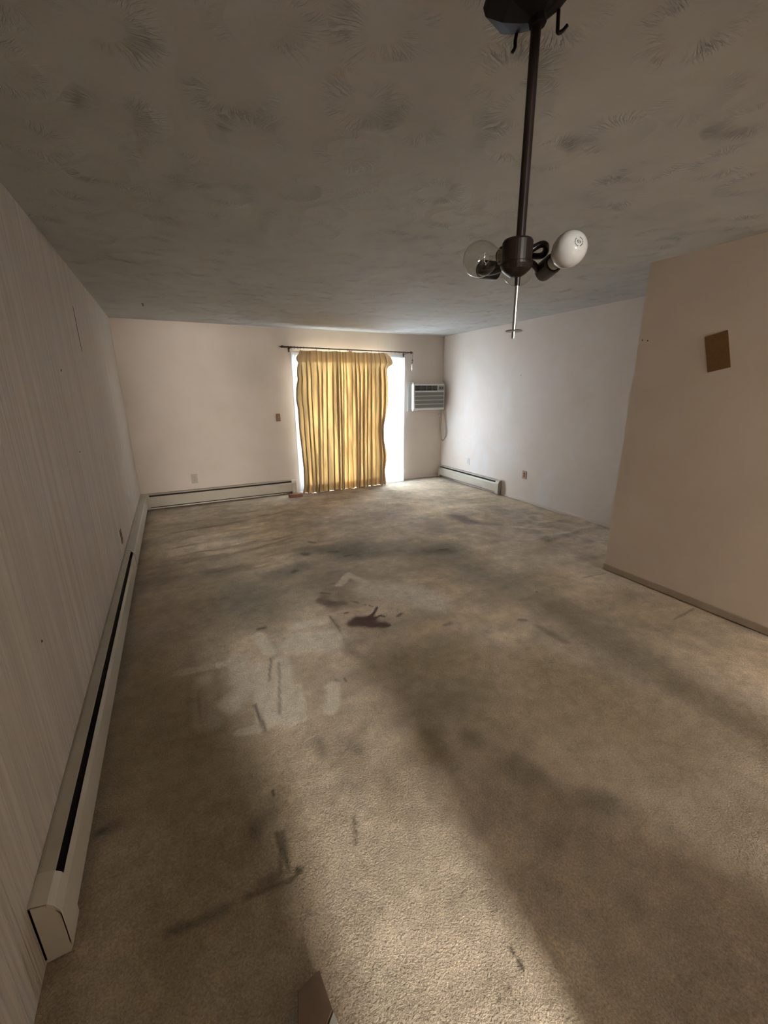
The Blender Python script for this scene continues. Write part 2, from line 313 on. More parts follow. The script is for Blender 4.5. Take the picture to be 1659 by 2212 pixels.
# ------------------------------------------------------------------ carpet
STAINS_SHADE = [
  ('wine',0.10,1,0.5,[(0.95, 2.389), (1.016, 2.348), (1.125, 2.291)]),
  ('wine',0.10,1,0.5,[(0.998, 2.419), (1.082, 2.389)]),
  ('wine',0.022,1,0.5,[(1.078, 2.405), (1.135, 2.463), (1.188, 2.52)]),
  ('wine',0.02,1,0.5,[(1.093, 2.391), (1.16, 2.406), (1.178, 2.382)]),
  ('wine',0.045,1,0.4,[(1.119, 2.294), (1.151, 2.264)]),
  ('wine',0.01,0.9,0.4,[(1.069, 2.425), (1.158, 2.481)]),
  ('wine',0.014,0.8,0.5,[(1.157, 2.575), (1.16, 2.55)]),
  ('wine',0.012,0.7,0.5,[(1.122, 2.61), (1.126, 2.592)]),
  ('wine',0.012,0.7,0.5,[(1.064, 2.672), (1.09, 2.642)]),
  ('brown',0.08,0.8,0.7,[(0.848, 2.826), (0.891, 2.746), (0.965, 2.7)]),
  ('brown',0.03,0.8,0.6,[(0.89, 2.943), (0.945, 2.897)]),
  ('brown',0.07,0.5,0.8,[(0.895, 2.888), (0.895, 2.641)]),
  ('brown',0.025,0.8,0.6,[(0.945, 2.554), (0.966, 2.551)]),
  ('brown',0.02,0.6,0.6,[(1.047, 2.706), (1.089, 2.667)]),
  ('line',0.018,0.8,0.6,[(0.828, 2.557), (0.834, 2.402), (0.819, 2.241)]),
  ('brown',0.07,0.35,1,[(0.802, 2.198), (0.813, 2.055), (0.849, 1.915)]),
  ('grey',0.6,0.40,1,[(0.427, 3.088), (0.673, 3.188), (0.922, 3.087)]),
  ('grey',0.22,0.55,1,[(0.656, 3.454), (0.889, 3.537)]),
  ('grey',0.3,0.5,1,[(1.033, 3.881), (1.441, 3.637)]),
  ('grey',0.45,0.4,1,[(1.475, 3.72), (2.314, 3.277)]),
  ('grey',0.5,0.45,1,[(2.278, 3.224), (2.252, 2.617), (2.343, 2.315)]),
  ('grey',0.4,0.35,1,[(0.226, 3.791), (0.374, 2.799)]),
  ('dark',0.06,0.8,0.9,[(0.985, 3.794), (1.017, 3.777)]),
  ('dark',0.05,0.8,0.9,[(0.789, 3.439), (0.812, 3.461)]),
  ('dark',0.05,0.6,0.9,[(1.15, 4.139), (1.199, 4.097)]),
  ('dark',0.05,0.6,0.9,[(1.242, 3.742), (1.313, 3.719)]),
  ('dark',0.04,0.6,0.9,[(1.347, 3.59), (1.422, 3.591)]),
  ('dark',0.05,0.8,0.8,[(2.266, 3.273), (2.332, 3.253)]),
  ('dark',0.12,0.5,1,[(2.134, 3.3), (2.34, 3.191)]),
  ('dark',0.03,0.8,0.8,[(0.336, 2.627), (0.379, 2.625)]),
  ('dark',0.025,0.7,0.8,[(1.264, 2.345), (1.303, 2.361)]),
  ('dark',0.035,0.5,0.8,[(1.499, 2.091), (1.547, 2.093)]),
  ('dark',0.03,0.5,0.8,[(2.006, 1.903), (2.042, 1.877)]),
  ('dark',0.01,0.9,0.6,[(0.636, 2.249), (0.64, 2.242)]),
  ('grey',0.05,0.6,0.8,[(0.471, 2.421), (0.487, 2.32)]),
  ('dark',0.012,0.6,0.6,[(0.627, 1.901), (0.627, 1.87)]),
  ('dark',0.012,0.6,0.6,[(0.671, 1.891), (0.668, 1.862)]),
  ('dark',0.012,0.9,0.6,[(2.439, 2.163), (2.437, 2.155)]),
  ('clean',0.1,0.6,0.44,[(0.577, 2.542), (0.768, 2.511)]),
  ('clean',0.24,0.8,0.39,[(0.541, 2.35), (0.708, 2.287)]),
  ('clean',0.09,0.7,0.33,[(0.332, 2.541), (0.352, 2.341)]),
  ('clean',0.07,0.6,0.33,[(-0.153, 2.365), (0.156, 2.327)]),
  ('clean',0.14,0.55,0.39,[(0.156, 2.327), (0.166, 2.077), (0.078, 1.963)]),
  ('clean',0.1,0.8,0.28,[(0.265, 2.207), (0.217, 1.768)]),
  ('clean',0.13,0.55,0.33,[(0.385, 2.194), (0.317, 1.751)]),
  ('clean',0.055,0.9,0.22,[(0.422, 1.937), (0.377, 1.703)]),
  ('clean',0.06,0.8,0.28,[(0.084, 1.755), (0.183, 1.729)]),
  ('clean',0.035,0.9,0.22,[(0.221, 1.73), (0.392, 1.716)]),
  ('clean',0.08,0.5,0.39,[(0.588, 1.861), (0.531, 1.694)]),
  ('clean',0.12,0.4,0.44,[(-0.038, 2.225), (-0.048, 1.887)]),
  ('line',0.018,0.7,0.7,[(0.186, 1.908), (0.193, 1.832), (0.196, 1.707)]),
  ('line',0.014,0.6,0.8,[(0.345, 2.265), (0.288, 2.057)]),
  ('line',0.014,0.5,0.8,[(0.377, 2.198), (0.285, 1.785)]),
  ('line',0.014,0.5,0.8,[(-0.066, 2.155), (-0.077, 1.902)]),
  ('clean',0.07,0.6,0.39,[(1.077, 3.006), (1.204, 3.167), (1.301, 2.889)]),
  ('clean',0.3,0.5,0.55,[(1.273, 2.827), (1.502, 2.615), (1.584, 2.402)]),
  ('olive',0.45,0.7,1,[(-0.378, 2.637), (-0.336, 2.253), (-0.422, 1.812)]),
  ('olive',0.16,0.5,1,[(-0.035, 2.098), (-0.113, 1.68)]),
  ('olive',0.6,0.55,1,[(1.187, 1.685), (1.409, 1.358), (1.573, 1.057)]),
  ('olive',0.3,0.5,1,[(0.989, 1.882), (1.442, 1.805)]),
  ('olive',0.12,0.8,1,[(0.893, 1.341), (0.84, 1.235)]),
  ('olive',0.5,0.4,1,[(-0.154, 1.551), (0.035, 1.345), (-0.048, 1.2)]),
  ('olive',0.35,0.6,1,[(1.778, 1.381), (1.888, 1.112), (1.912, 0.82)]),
  ('dark',0.1,0.35,1,[(1.044, 1.239), (1.056, 1.221)]),
  ('dark',0.12,0.35,1,[(1.143, 1.013), (1.162, 0.978)]),
  ('dark',0.12,0.35,1,[(1.297, 0.756), (1.32, 0.723)]),
  ('dark',0.05,0.4,0.9,[(2.058, 1.782), (2.07, 1.56)]),
  ('pink',0.2,0.8,1,[(3.118, 4.184), (3.101, 3.902)]),
  ('pink',0.12,0.5,1,[(3.167, 3.824), (3.378, 3.649)]),
  ('line',0.007,0.8,0.6,[(0.138, 1.196), (0.137, 1.12), (0.132, 1.063)]),
  ('line',0.007,0.8,0.6,[(0.159, 1.191), (0.154, 1.106), (0.157, 1.05)]),
  ('dark',0.03,0.4,0.9,[(0.153, 1.187), (0.152, 1.099)]),
  ('line',0.018,0.9,0.6,[(0.191, 1.043), (0.153, 1.029), (0.067, 1.032), (0.002, 1.035)]),
  ('dark',0.03,0.5,1,[(0.126, 1.052), (0.054, 1.056)]),
  ('dark',0.03,0.6,1,[(-0.058, 1.038), (-0.105, 1.042)]),
  ('dark',0.025,0.5,1,[(-0.13, 1.037), (-0.211, 1.054)]),
  ('dark',0.006,1,0.5,[(0.176, 1.052), (0.177, 1.05)]),
  ('dark',0.01,0.8,0.6,[(0.157, 1.374), (0.161, 1.35)]),
  ('dark',0.014,0.7,0.8,[(0.675, 0.557), (0.676, 0.55)]),
  ('dark',0.018,0.7,0.8,[(0.675, 0.526), (0.674, 0.515)]),
  ('dark',0.012,0.6,0.8,[(0.608, 0.499), (0.61, 0.496)]),
  ('dark',0.012,0.6,0.8,[(0.576, 0.495), (0.581, 0.492)]),
  ('dark',0.08,0.4,1,[(0.086, 1.239), (0.148, 1.288)]),
  ('dark',0.03,0.7,0.8,[(-0.446, 1.501), (-0.435, 1.504)]),
  ('brown',0.05,0.5,1,[(-0.408, 1.5), (-0.386, 1.499)]),
  ('line',0.006,0.6,0.7,[(0.421, 1.128), (0.386, 1.032)]),
  ('dark',0.05,0.35,1,[(0.536, 1.433), (0.555, 1.395)]),
  ('dark',0.05,0.35,1,[(0.412, 1.526), (0.407, 1.443)]),
  ('darker',0.3,0.25,1,[(1.212, 1.459), (1.158, 1.087), (0.999, 0.589), (0.898, 0.386)]),  # darker lane through the near right part
  ('line',0.012,0.5,0.8,[(3.251, 2.137), (2.998, 2.163)]),
  ('line',0.012,0.6,0.7,[(3.258, 1.429), (2.975, 1.414)]),
]

# shade of the near corners put into the carpet colour as broad brown strokes
STAINS_SHADE = [('olive', 0.55, 0.75, 1, [(-0.2, 0.5), (-0.15, 1.2), (-0.2, 2.0)]), ('darker', 0.35, 0.35, 1, [(0.0, 0.6), (0.02, 1.3)]),
          ('darker', 0.9, 0.40, 1, [(1.5, -0.1), (1.7, 0.7)]), ('darker', 0.36, 0.75, 1, [(2.28, 0.2), (2.30, 1.2), (2.38, 1.9)])] + STAINS_SHADE  # the last of these is a darker lane running along the room
def seg_dist(X, Y, pts):
    d = np.full(X.shape, 1e9)
    if len(pts) == 1: return np.hypot(X-pts[0][0], Y-pts[0][1])
    for (x0, y0), (x1, y1) in zip(pts, pts[1:]):
        dx, dy = x1-x0, y1-y0; L = dx*dx+dy*dy+1e-12
        u = np.clip(((X-x0)*dx+(Y-y0)*dy)/L, 0, 1); d = np.minimum(d, np.hypot(X-x0-u*dx, Y-y0-u*dy))
    return d
def carpet():
    xs = np.arange(XL-0.02, XR+0.02, 0.0125)
    ys = np.concatenate([np.arange(-1.0, 0.3, 0.04), np.arange(0.3, 3.2, 0.0095), np.arange(3.2, YW+0.02, 0.015)])
    X, Y = np.meshgrid(xs, ys, indexing='ij')
    wx = X + 0.05*(fbm(X, Y, 6, 11)-0.5) + 0.02*(fbm(X, Y, 30, 12)-0.5); wy = Y + 0.05*(fbm(X, Y, 6, 21)-0.5) + 0.02*(fbm(X, Y, 30, 22)-0.5)
    col = np.empty(X.shape+(3,)); base = np.array([0.70, 0.583, 0.452]); col[:] = base
    big = fbm(X, Y, 1.3, 31, 5); patch = fbm(X, Y, 4.0, 41, 5); oliven = fbm(X, Y, 0.9, 51, 4)
    col *= (0.70+0.60*big)[..., None]; col *= (0.66+0.68*patch)[..., None]; col *= (0.80+0.40*fbm(wx, wy, 11, 45, 4))[..., None]
    k = smoothstep((oliven-0.50)/0.2)*0.5; col *= 1 - k[..., None]*np.array([0.16, 0.24, 0.42])
    streak = fbm(X*0.5, Y*3.0, 3.0, 61, 4); col *= (0.80+0.40*streak)[..., None]
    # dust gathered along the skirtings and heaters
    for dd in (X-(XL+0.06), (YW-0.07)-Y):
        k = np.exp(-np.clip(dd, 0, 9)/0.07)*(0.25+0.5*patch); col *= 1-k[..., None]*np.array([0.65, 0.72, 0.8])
    GAIN = {'clean': 1.9, 'grey': 1.25, 'dark': 1.2}
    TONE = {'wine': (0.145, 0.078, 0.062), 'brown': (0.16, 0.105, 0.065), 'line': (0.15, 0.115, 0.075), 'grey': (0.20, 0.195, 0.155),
            'dark': (0.13, 0.11, 0.075), 'olive': (0.37, 0.285, 0.165), 'clean': (0.90, 0.81, 0.68), 'pink': (0.26, 0.20, 0.175), 'darker': (0.25, 0.195, 0.125)}
    for kind, w, s, so, pts in STAINS_SHADE:
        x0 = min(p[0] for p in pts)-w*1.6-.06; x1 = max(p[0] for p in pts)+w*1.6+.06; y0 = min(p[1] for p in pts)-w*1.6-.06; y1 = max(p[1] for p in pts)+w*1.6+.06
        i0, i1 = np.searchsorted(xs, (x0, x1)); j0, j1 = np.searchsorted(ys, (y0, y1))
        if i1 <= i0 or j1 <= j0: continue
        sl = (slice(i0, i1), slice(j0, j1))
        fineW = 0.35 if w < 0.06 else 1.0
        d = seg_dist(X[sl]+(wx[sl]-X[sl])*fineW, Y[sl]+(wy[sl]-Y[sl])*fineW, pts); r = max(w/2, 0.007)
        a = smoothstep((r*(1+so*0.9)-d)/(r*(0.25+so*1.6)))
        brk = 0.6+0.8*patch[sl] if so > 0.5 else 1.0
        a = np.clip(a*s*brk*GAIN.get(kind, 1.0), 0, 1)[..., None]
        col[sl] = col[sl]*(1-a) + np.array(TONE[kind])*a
    # height: soft unevenness, ripples by the far left, creases on the right
    Z = 0.010*(fbm(X, Y, 1.6, 71, 3)-0.5) + 0.004*(fbm(X, Y, 9, 81, 3)-0.5)
    mL = smoothstep((1.9-X)/0.8)*smoothstep((Y-3.2)/0.8)*smoothstep((6.35-Y)/0.3)
    Z += 0.060*mL*(fbm(X*0.7+0.3*Y, Y*2.6-0.5*X, 2.2, 91, 3)-0.5)
    mR = smoothstep((X-2.4)/0.8)*smoothstep((Y-2.4)/0.8)
    Z += 0.050*mR*(fbm(X*2.0+Y, Y*1.2, 2.0, 95, 3)-0.5)
    for pts, hh, ww in (([(3.2, 2.95), (3.69, 3.03), (4.34, 3.06)], 0.012, 0.05), ([(3.83, 3.43), (4.28, 3.40)], 0.012, 0.05), ([(3.95, 3.69), (4.29, 3.63)], 0.010, 0.04), ([(3.6, 3.5), (4.1, 3.8)], 0.008, 0.05),
                        ([(0.172, 1.04), (0.0, 0.98), (-0.12, 0.97)], -0.006, 0.03), ([(-0.02, 1.06), (-0.03, 0.9)], 0.004, 0.02), ([(2.95, 2.3), (3.28, 2.21)], 0.006, 0.03), ([(2.9, 1.6), (3.28, 1.45)], 0.006, 0.03),
                        ([(-0.1, 5.4), (0.5, 5.5), (1.3, 5.7)], 0.010, 0.07), ([(-0.2, 5.0), (0.4, 5.1), (0.9, 5.3)], 0.009, 0.06), ([(-0.4, 4.3), (0.1, 4.35)], 0.010, 0.06), ([(-0.4, 3.9), (0.0, 3.92)], 0.009, 0.06)):
        Z += hh*np.exp(-(seg_dist(wx, wy, pts)/ww)**2)
    edge = smoothstep(np.minimum.reduce([X-XL, YW-Y, np.full(X.shape, 9.)])/0.12)
    Z = Z*edge
    Z -= 0.006; Z = np.minimum(Z, 0.010)
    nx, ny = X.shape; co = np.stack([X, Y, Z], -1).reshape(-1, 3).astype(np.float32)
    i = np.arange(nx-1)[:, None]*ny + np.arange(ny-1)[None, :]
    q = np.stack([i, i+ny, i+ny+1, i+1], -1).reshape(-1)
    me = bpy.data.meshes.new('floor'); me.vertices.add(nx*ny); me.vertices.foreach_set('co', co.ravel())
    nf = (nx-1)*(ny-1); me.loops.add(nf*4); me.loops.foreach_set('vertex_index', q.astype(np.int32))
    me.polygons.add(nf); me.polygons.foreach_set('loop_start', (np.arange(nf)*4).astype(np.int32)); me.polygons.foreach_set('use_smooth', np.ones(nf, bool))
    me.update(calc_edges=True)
    at_ = me.color_attributes.new('soil_shade', 'FLOAT_COLOR', 'POINT')
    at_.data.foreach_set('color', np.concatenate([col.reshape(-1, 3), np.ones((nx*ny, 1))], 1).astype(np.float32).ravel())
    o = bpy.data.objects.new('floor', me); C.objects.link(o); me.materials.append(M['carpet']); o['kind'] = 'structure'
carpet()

# ------------------------------------------------------------------ sliding glass door
door = bpy.data.objects.new('door_1', None); C.objects.link(door); door['kind'] = 'structure'; door.location = ((DL+DR)/2, YW+0.06, 0)
def dpart(name, bm, m, parent=door, **kw):
    o = obj(name, bm, m, **kw); o.parent = parent
    o.matrix_parent_inverse = Matrix.Translation(-Vector(door.location)); return o
b = B(); box(b, DL, DL+0.05, YW-0.004, YW+0.12, 0, DT); box(b, DR-0.05, DR, YW-0.004, YW+0.12, 0, DT); box(b, DL+0.05, DR-0.05, YW-0.004, YW+0.12, DT-0.05, DT); box(b, DL+0.05, DR-0.05, YW, YW+0.12, 0, 0.035)
dpart('door_frame', b, M['alu'], bevel=0.003)
for k, (x0, x1, y0) in enumerate(((DL+0.05, 2.68, YW+0.03), (2.60, DR-0.05, YW+0.075))):
    b = B(); y1 = y0+0.035
    box(b, x0, x0+0.065, y0, y1, 0.035, DT-0.05); box(b, x1-0.065, x1, y0, y1, 0.035, DT-0.05)
    box(b, x0+0.065, x1-0.065, y0, y1, DT-0.12, DT-0.05); box(b, x0+0.065, x1-0.065, y0, y1, 0.035, 0.12)
    dpart('sash', b, M['alu'], bevel=0.003)
    b = B(); box(b, x0+0.065, x1-0.065, y0+0.015, y0+0.019, 0.12, DT-0.12); dpart('glass_pane', b, M['glass'])
b = B(); tube(b, [(DL+0.085, YW+0.03, 0.92), (DL+0.085, YW+0.002, 0.95), (DL+0.085, YW+0.002, 1.12), (DL+0.085, YW+0.03, 1.15)], 0.008); dpart('handle', b, M['chrome'], smooth=True)

# ------------------------------------------------------------------ drapes
def grid_cloth(name, m, fx, nu, nv, parent=None, uvw=1.9, uvh=2.1):
    me = bpy.data.meshes.new(name); co = []; uvs = []
    for j in range(nv+1):
        for i in range(nu+1): co.append(fx(i/nu, j/nv))
    faces = [(j*(nu+1)+i, j*(nu+1)+i+1, (j+1)*(nu+1)+i+1, (j+1)*(nu+1)+i) for j in range(nv) for i in range(nu)]
    me.from_pydata(co, [], faces); uvl = me.uv_layers.new(name='UVMap')
    for p in me.polygons:
        p.use_smooth = True
        for li in p.loop_indices:
            vi = me.loops[li].vertex_index; uvl.data[li].uv = ((vi % (nu+1))/nu*uvw, (vi//(nu+1))/nv*uvh)
    o = bpy.data.objects.new(name, me); C.objects.link(o); me.materials.append(m)
    if parent: o.parent = parent
    return o
LEFT = [(2.135, 1.800), (2.10, 1.775), (2.03, 1.712), (1.99, 1.712), (1.95, 1.742), (1.84, 1.735), (1.72, 1.745), (1.60, 1.706), (1.42, 1.690), (1.305, 1.712), (0.984, 1.710), (0.702, 1.728), (0.529, 1.735), (0.361, 1.742), (0.125, 1.728), (0.012, 1.700)]
RIGHT = [(2.135, 3.205), (2.07, 3.255), (1.985, 3.300), (1.955, 3.290), (1.911, 3.225), (1.683, 3.249), (1.376, 3.247), (1.139, 3.202), (0.952, 3.150), (0.760, 3.158), (0.521, 3.215), (0.426, 3.215), (0.229, 3.170), (0.012, 3.195)]
def edge(tab, z):
    zs = [p[0] for p in tab][::-1]; xs_ = [p[1] for p in tab][::-1]; return float(np.interp(z, zs, xs_))
rs = np.random.RandomState(5); NP = 21
wid = rs.uniform(0.45, 1.7, NP); cum = np.concatenate([[0], np.cumsum(wid)/wid.sum()])
wb = rs.uniform(0.5, 1.6, NP); cumb = np.concatenate([[0], np.cumsum(wb)/wb.sum()])   # the folds spread differently towards the hem
ampl = rs.uniform(0.35, 1.25, NP+1); skew = rs.uniform(-1, 1, NP+1)
def drape(u, v):
    z = 2.135*(1-v)-0.006*v
    xl, xr = edge(LEFT, z), edge(RIGHT, z)
    ks = np.arange(NP+1); w_ = 0.75*v
    f = float(np.interp(u, cum*(1-w_)+cumb*w_, ks))
    a = float(np.interp(f, ks, ampl)); s = float(np.interp(f, ks, skew))
    ph = 2*PI*f
    body = float(smoothstep((2.05-z)/0.30))
    A = (0.012+0.026*body*a)
    y = 6.300 - A*math.sin(ph) - 0.010*math.sin(2*ph+s*3+v*1.2)*body - 0.004*math.sin(5*ph*0.37+s*4)
    cl, crr = 1.715, 3.215
    x = cl + (crr-cl)*u + (xl-cl)*math.exp(-u*16) + (xr-crr)*math.exp(-(1-u)*16) + (0.012+0.016*body*a)*math.cos(ph)*(1 if 0.012 < u < 0.988 else 0)
    x += 0.006*body*math.sin(v*3+s*3)*min(1, 12*min(u, 1-u))
    zz = z - (0.012*abs(math.sin(PI*f*0.25)) if v < 0.02 else 0)
    e = max(0, 1-u*18) + max(0, 1-(1-u)*18); hd = float(smoothstep((z-1.90)/0.06)*smoothstep((2.12-z)/0.05))
    y -= 0.045*e*hd
    y += 0.03*e*(1-hd)*body
    zz += v**12*0.005*(math.sin(ph*0.5+s)+0.2)
    y -= 0.035*v**6*(0.5+0.5*math.sin(ph*0.31+2))
    return (x, y, zz)
curtain = thing('curtain', 'cream pinch-pleated drape glowing gold in front of the sliding glass door', 'curtain', (2.48, 6.30, 0))
dr = grid_cloth('drape_panel', M['drape'], drape, 620, 70); dr.parent = curtain; dr.matrix_parent_inverse = Matrix.Translation((-2.48, -6.30, 0))
# header buckram and bottom hem: a second layer of cloth behind the panel
def band(z0, z1):
    v0, v1 = (2.135-z0)/2.141, (2.135-z1)/2.141
    def f(u, v):
        p = drape(0.015+u*0.97, v0+(v1-v0)*v); return (p[0], p[1]+0.004, p[2])
    return f
for nm, z0, z1, nv in (('header_band', 2.13, 1.97, 6), ('hem', 0.115, 0.016, 4)):
    o = grid_cloth(nm, M['lining'], band(z0, z1), 620, nv); o.parent = curtain; o.matrix_parent_inverse = Matrix.Translation((-2.48, -6.30, 0))
def sheer(x0, x1, seed, flare=0.0):
    r_ = np.random.RandomState(seed); ph0 = r_.uniform(0, 6)
    def f(u, v):
        z = 2.075*(1-v)-0.004*v
        x = x0+(x1-x0)*u + 0.008*math.sin(9*u*PI+v*2) + flare*v*(u-0.5)
        return (x, 6.398 + 0.011*math.sin(2*PI*u*(x1-x0)/0.085+ph0+0.8*math.sin(3*v)) + 0.004*math.sin(17*u+5*v), z)
    return f
for nm, x0, x1, sd, lb in (('sheer_curtain', 1.69, 2.42, 3, 'white sheer panel showing as a bright strip left of the cream drape'), ('sheer_curtain', 2.72, 3.60, 4, 'white sheer panel hanging to the right of the cream drape')):
    o = grid_cloth(nm, M['sheer'], sheer(x0, x1, sd), 160, 24, uvw=0.8)
    tag(o, lb, 'sheer curtain', 'white sheers at the glass door')
    h_ = grid_cloth('hem', M['sheer'], (lambda g: (lambda u, v: (lambda p: (p[0], p[1]-0.003, p[2]))(g(u, 0.90+0.098*v))))(sheer(x0, x1, sd)), 160, 3, uvw=0.8); h_.parent = o

# curtain rod
rod = thing('curtain_rod', 'thin dark curtain rod with small finials above the glass door', 'curtain rod', (2.6, 6.335, 2.16))
def rp(x): return (x-2.6, 0, (-0.010)*(x-2.6)/1.05)
b = B(); tube(b, [rp(1.57), rp(2.6), rp(3.65)], 0.010, 12); obj('rod', b, M['rod_brown'], rod, smooth=True)
for x, s in ((1.57, -1), (3.65, 1)):
    b = B(); lathe(b, [(0.010, -0.005), (0.016, 0.0), (0.016, 0.006), (0.009, 0.010), (0.021, 0.022), (0.021, 0.030), (0.008, 0.042), (0.010, 0.050), (0, 0.062)], rp(x), (s, 0, 0), 16); obj('finial', b, M['rod_brown'], rod, smooth=True)
for x in (1.66, 2.62, 3.58):
    b = B(); p = rp(x); tube(b, [(p[0], 0.095, p[2]-0.03), (p[0], 0.04, p[2]-0.02), (p[0], 0.0, p[2]-0.011)], 0.006); box(b, p[0]-0.012, p[0]+0.012, 0.088, 0.097, p[2]-0.06, p[2]+0.01); obj('bracket', b, M['rod_brown'], rod)
for x in list(np.linspace(1.63, 1.86, 6)) + [2.05, 2.25, 2.42, 2.55, 2.95, 3.08, 3.30, 3.38, 3.45, 3.54, 3.61]:
    b = B(); p = Vector(rp(float(x))); tl_ = random.uniform(-0.3, 0.3)
    tube(b, [p+Vector((tl_*0.016*math.sin(a), 0.016*math.cos(a), 0.016*math.sin(a)-0.003)) for a in np.linspace(0, 2*PI, 11)], 0.0022, 6, 2); obj('ring', b, M['rod_brown'], rod, smooth=True)

# ornament hanging from the rod's right end
orn = thing('hanging_ornament', 'small clear ornament on a thin hook dangling from the right end of the rod', 'ornament', (3.695, 6.335, 2.14))
b = B(); tube(b, [(-0.012, 0, 0.0), (0, 0, 0.012), (0.010, 0, 0.0), (0.008, 0, -0.05), (0.002, 0, -0.09)], 0.0025, 8); obj('hook', b, M['rod_brown'], orn, smooth=True)
b = B(); lathe(b, [(0, -0.09), (0.014, -0.10), (0.017, -0.115), (0.006, -0.13), (0.012, -0.145), (0.004, -0.16)], (0, 0, 0), (0, 0, 1), 10); obj('bead', b, M['print'], orn, smooth=False)
b = B(); lathe(b, [(0, -0.16), (0.012, -0.19), (0.016, -0.23), (0.005, -0.275), (0, -0.28)], (0, 0, 0), (0, 0, 1), 8); obj('crystal_drop', b, M['clear_plastic'], orn)

# ------------------------------------------------------------------ wall air conditioner
ac = thing('air_conditioner', 'white through-wall air conditioner beside the sheer in the back right corner', 'air conditioner', (4.02, YW, 1.22))
def A(x0, x1, y0, y1, z0, z1, name, m, bevel=0.0, parent=ac, bm=None):
    b = bm or B(); box(b, x0-4.02, x1-4.02, y0-YW, y1-YW, z0-1.22, z1-1.22); o = obj(name, b, m, parent, bevel=bevel); return o
A(3.655, 3.690, 6.415, YW, 1.205, 1.682, 'wall_trim', M['white_plate'], 0.003)
A(3.705, 3.722, 6.412, YW, 1.205, 1.682, 'wall_trim', M['white_plate'], 0.003)
A(3.74, 4.37, 6.36, YW, 1.205, 1.685, 'sleeve', M['ivory'], 0.004)
front = A(3.700, 4.330, 6.285, 6.36, 1.225, 1.655, 'front_panel', M['white_plastic'], 0.012)
b = B(); box(b, 3.728-4.02, 4.175-4.02, 6.279-YW, 6.286-YW, 1.548-1.22, 1.630-1.22); louv = obj('air_outlet', b, M['slot'], ac)
b = B()
for z in (1.575, 1.60): box(b, 3.73-4.02, 4.173-4.02, 6.276-YW, 6.281-YW, z-1.22, z+0.005-1.22)
for k in range(1, 4):
    x = 3.728+0.447*k/4; box(b, x-4.02-0.003, x-4.02+0.003, 6.273-YW, 6.281-YW, 1.548-1.22, 1.630-1.22)
o = obj('louvre', b, M['grey_grille'], louv)
cpn = A(4.198, 4.308, 6.279, 6.286, 1.552, 1.630, 'control_panel', M['grey_grille'], 0.002)
for k in range(2):
    b = B(); lathe(b, [(0.0, 0), (0.013, 0), (0.012, 0.010), (0, 0.011)], (4.228-4.02+0.05*k, 6.279-YW, 1.59-1.22), (0, -1, 0), 16); obj('knob', b, M['black'], cpn)
for k in range(4):
    z0 = 1.262+0.068*k
    b = B(); box(b, 3.728-4.02, 4.308-4.02, 6.279-YW, 6.286-YW, z0-1.22, z0+0.056-1.22)
    for j in range(5): box(b, 3.730-4.02, 4.306-4.02, 6.277-YW, 6.280-YW, z0+0.004+j*0.0105-1.22, z0+0.008+j*0.0105-1.22)
    obj('intake_grille', b, M['grey_grille'], ac)
b = B(); q0 = Vector((4.02, YW, 1.22))
tube(b, [Vector(p)-q0 for p in ((4.27, 6.33, 1.23), (4.285, 6.35, 1.16), (4.30, 6.36, 1.0), (4.325, 6.36, 0.80), (4.345, 6.36, 0.69), (4.368, 6.35, 0.672), (4.372, 6.29, 0.74), (4.372, 6.27, 0.86), (4.368, 6.30, 1.05), (4.345, 6.33, 1.22))], 0.006, 8); obj('power_cord', b, M['cord'], ac, smooth=True)
b = B(); tube(b, [Vector(p)-q0 for p in ((4.29, 6.34, 1.23), (4.30, 6.37, 1.1), (4.315, 6.37, 0.88), (4.352, 6.37, 0.70), (4.375, 6.33, 0.70), (4.376, 6.24, 0.80), (4.375, 6.27, 1.0), (4.36, 6.31, 1.2))], 0.004, 8); obj('power_cord', b, M['cord'], ac, smooth=True)
b = B(); box(b, 4.262-4.02, 4.292-4.02, 6.33-YW, 6.36-YW, 1.095-1.22, 1.165-1.22); obj('plug', b, M['cord'], ac, bevel=0.006)

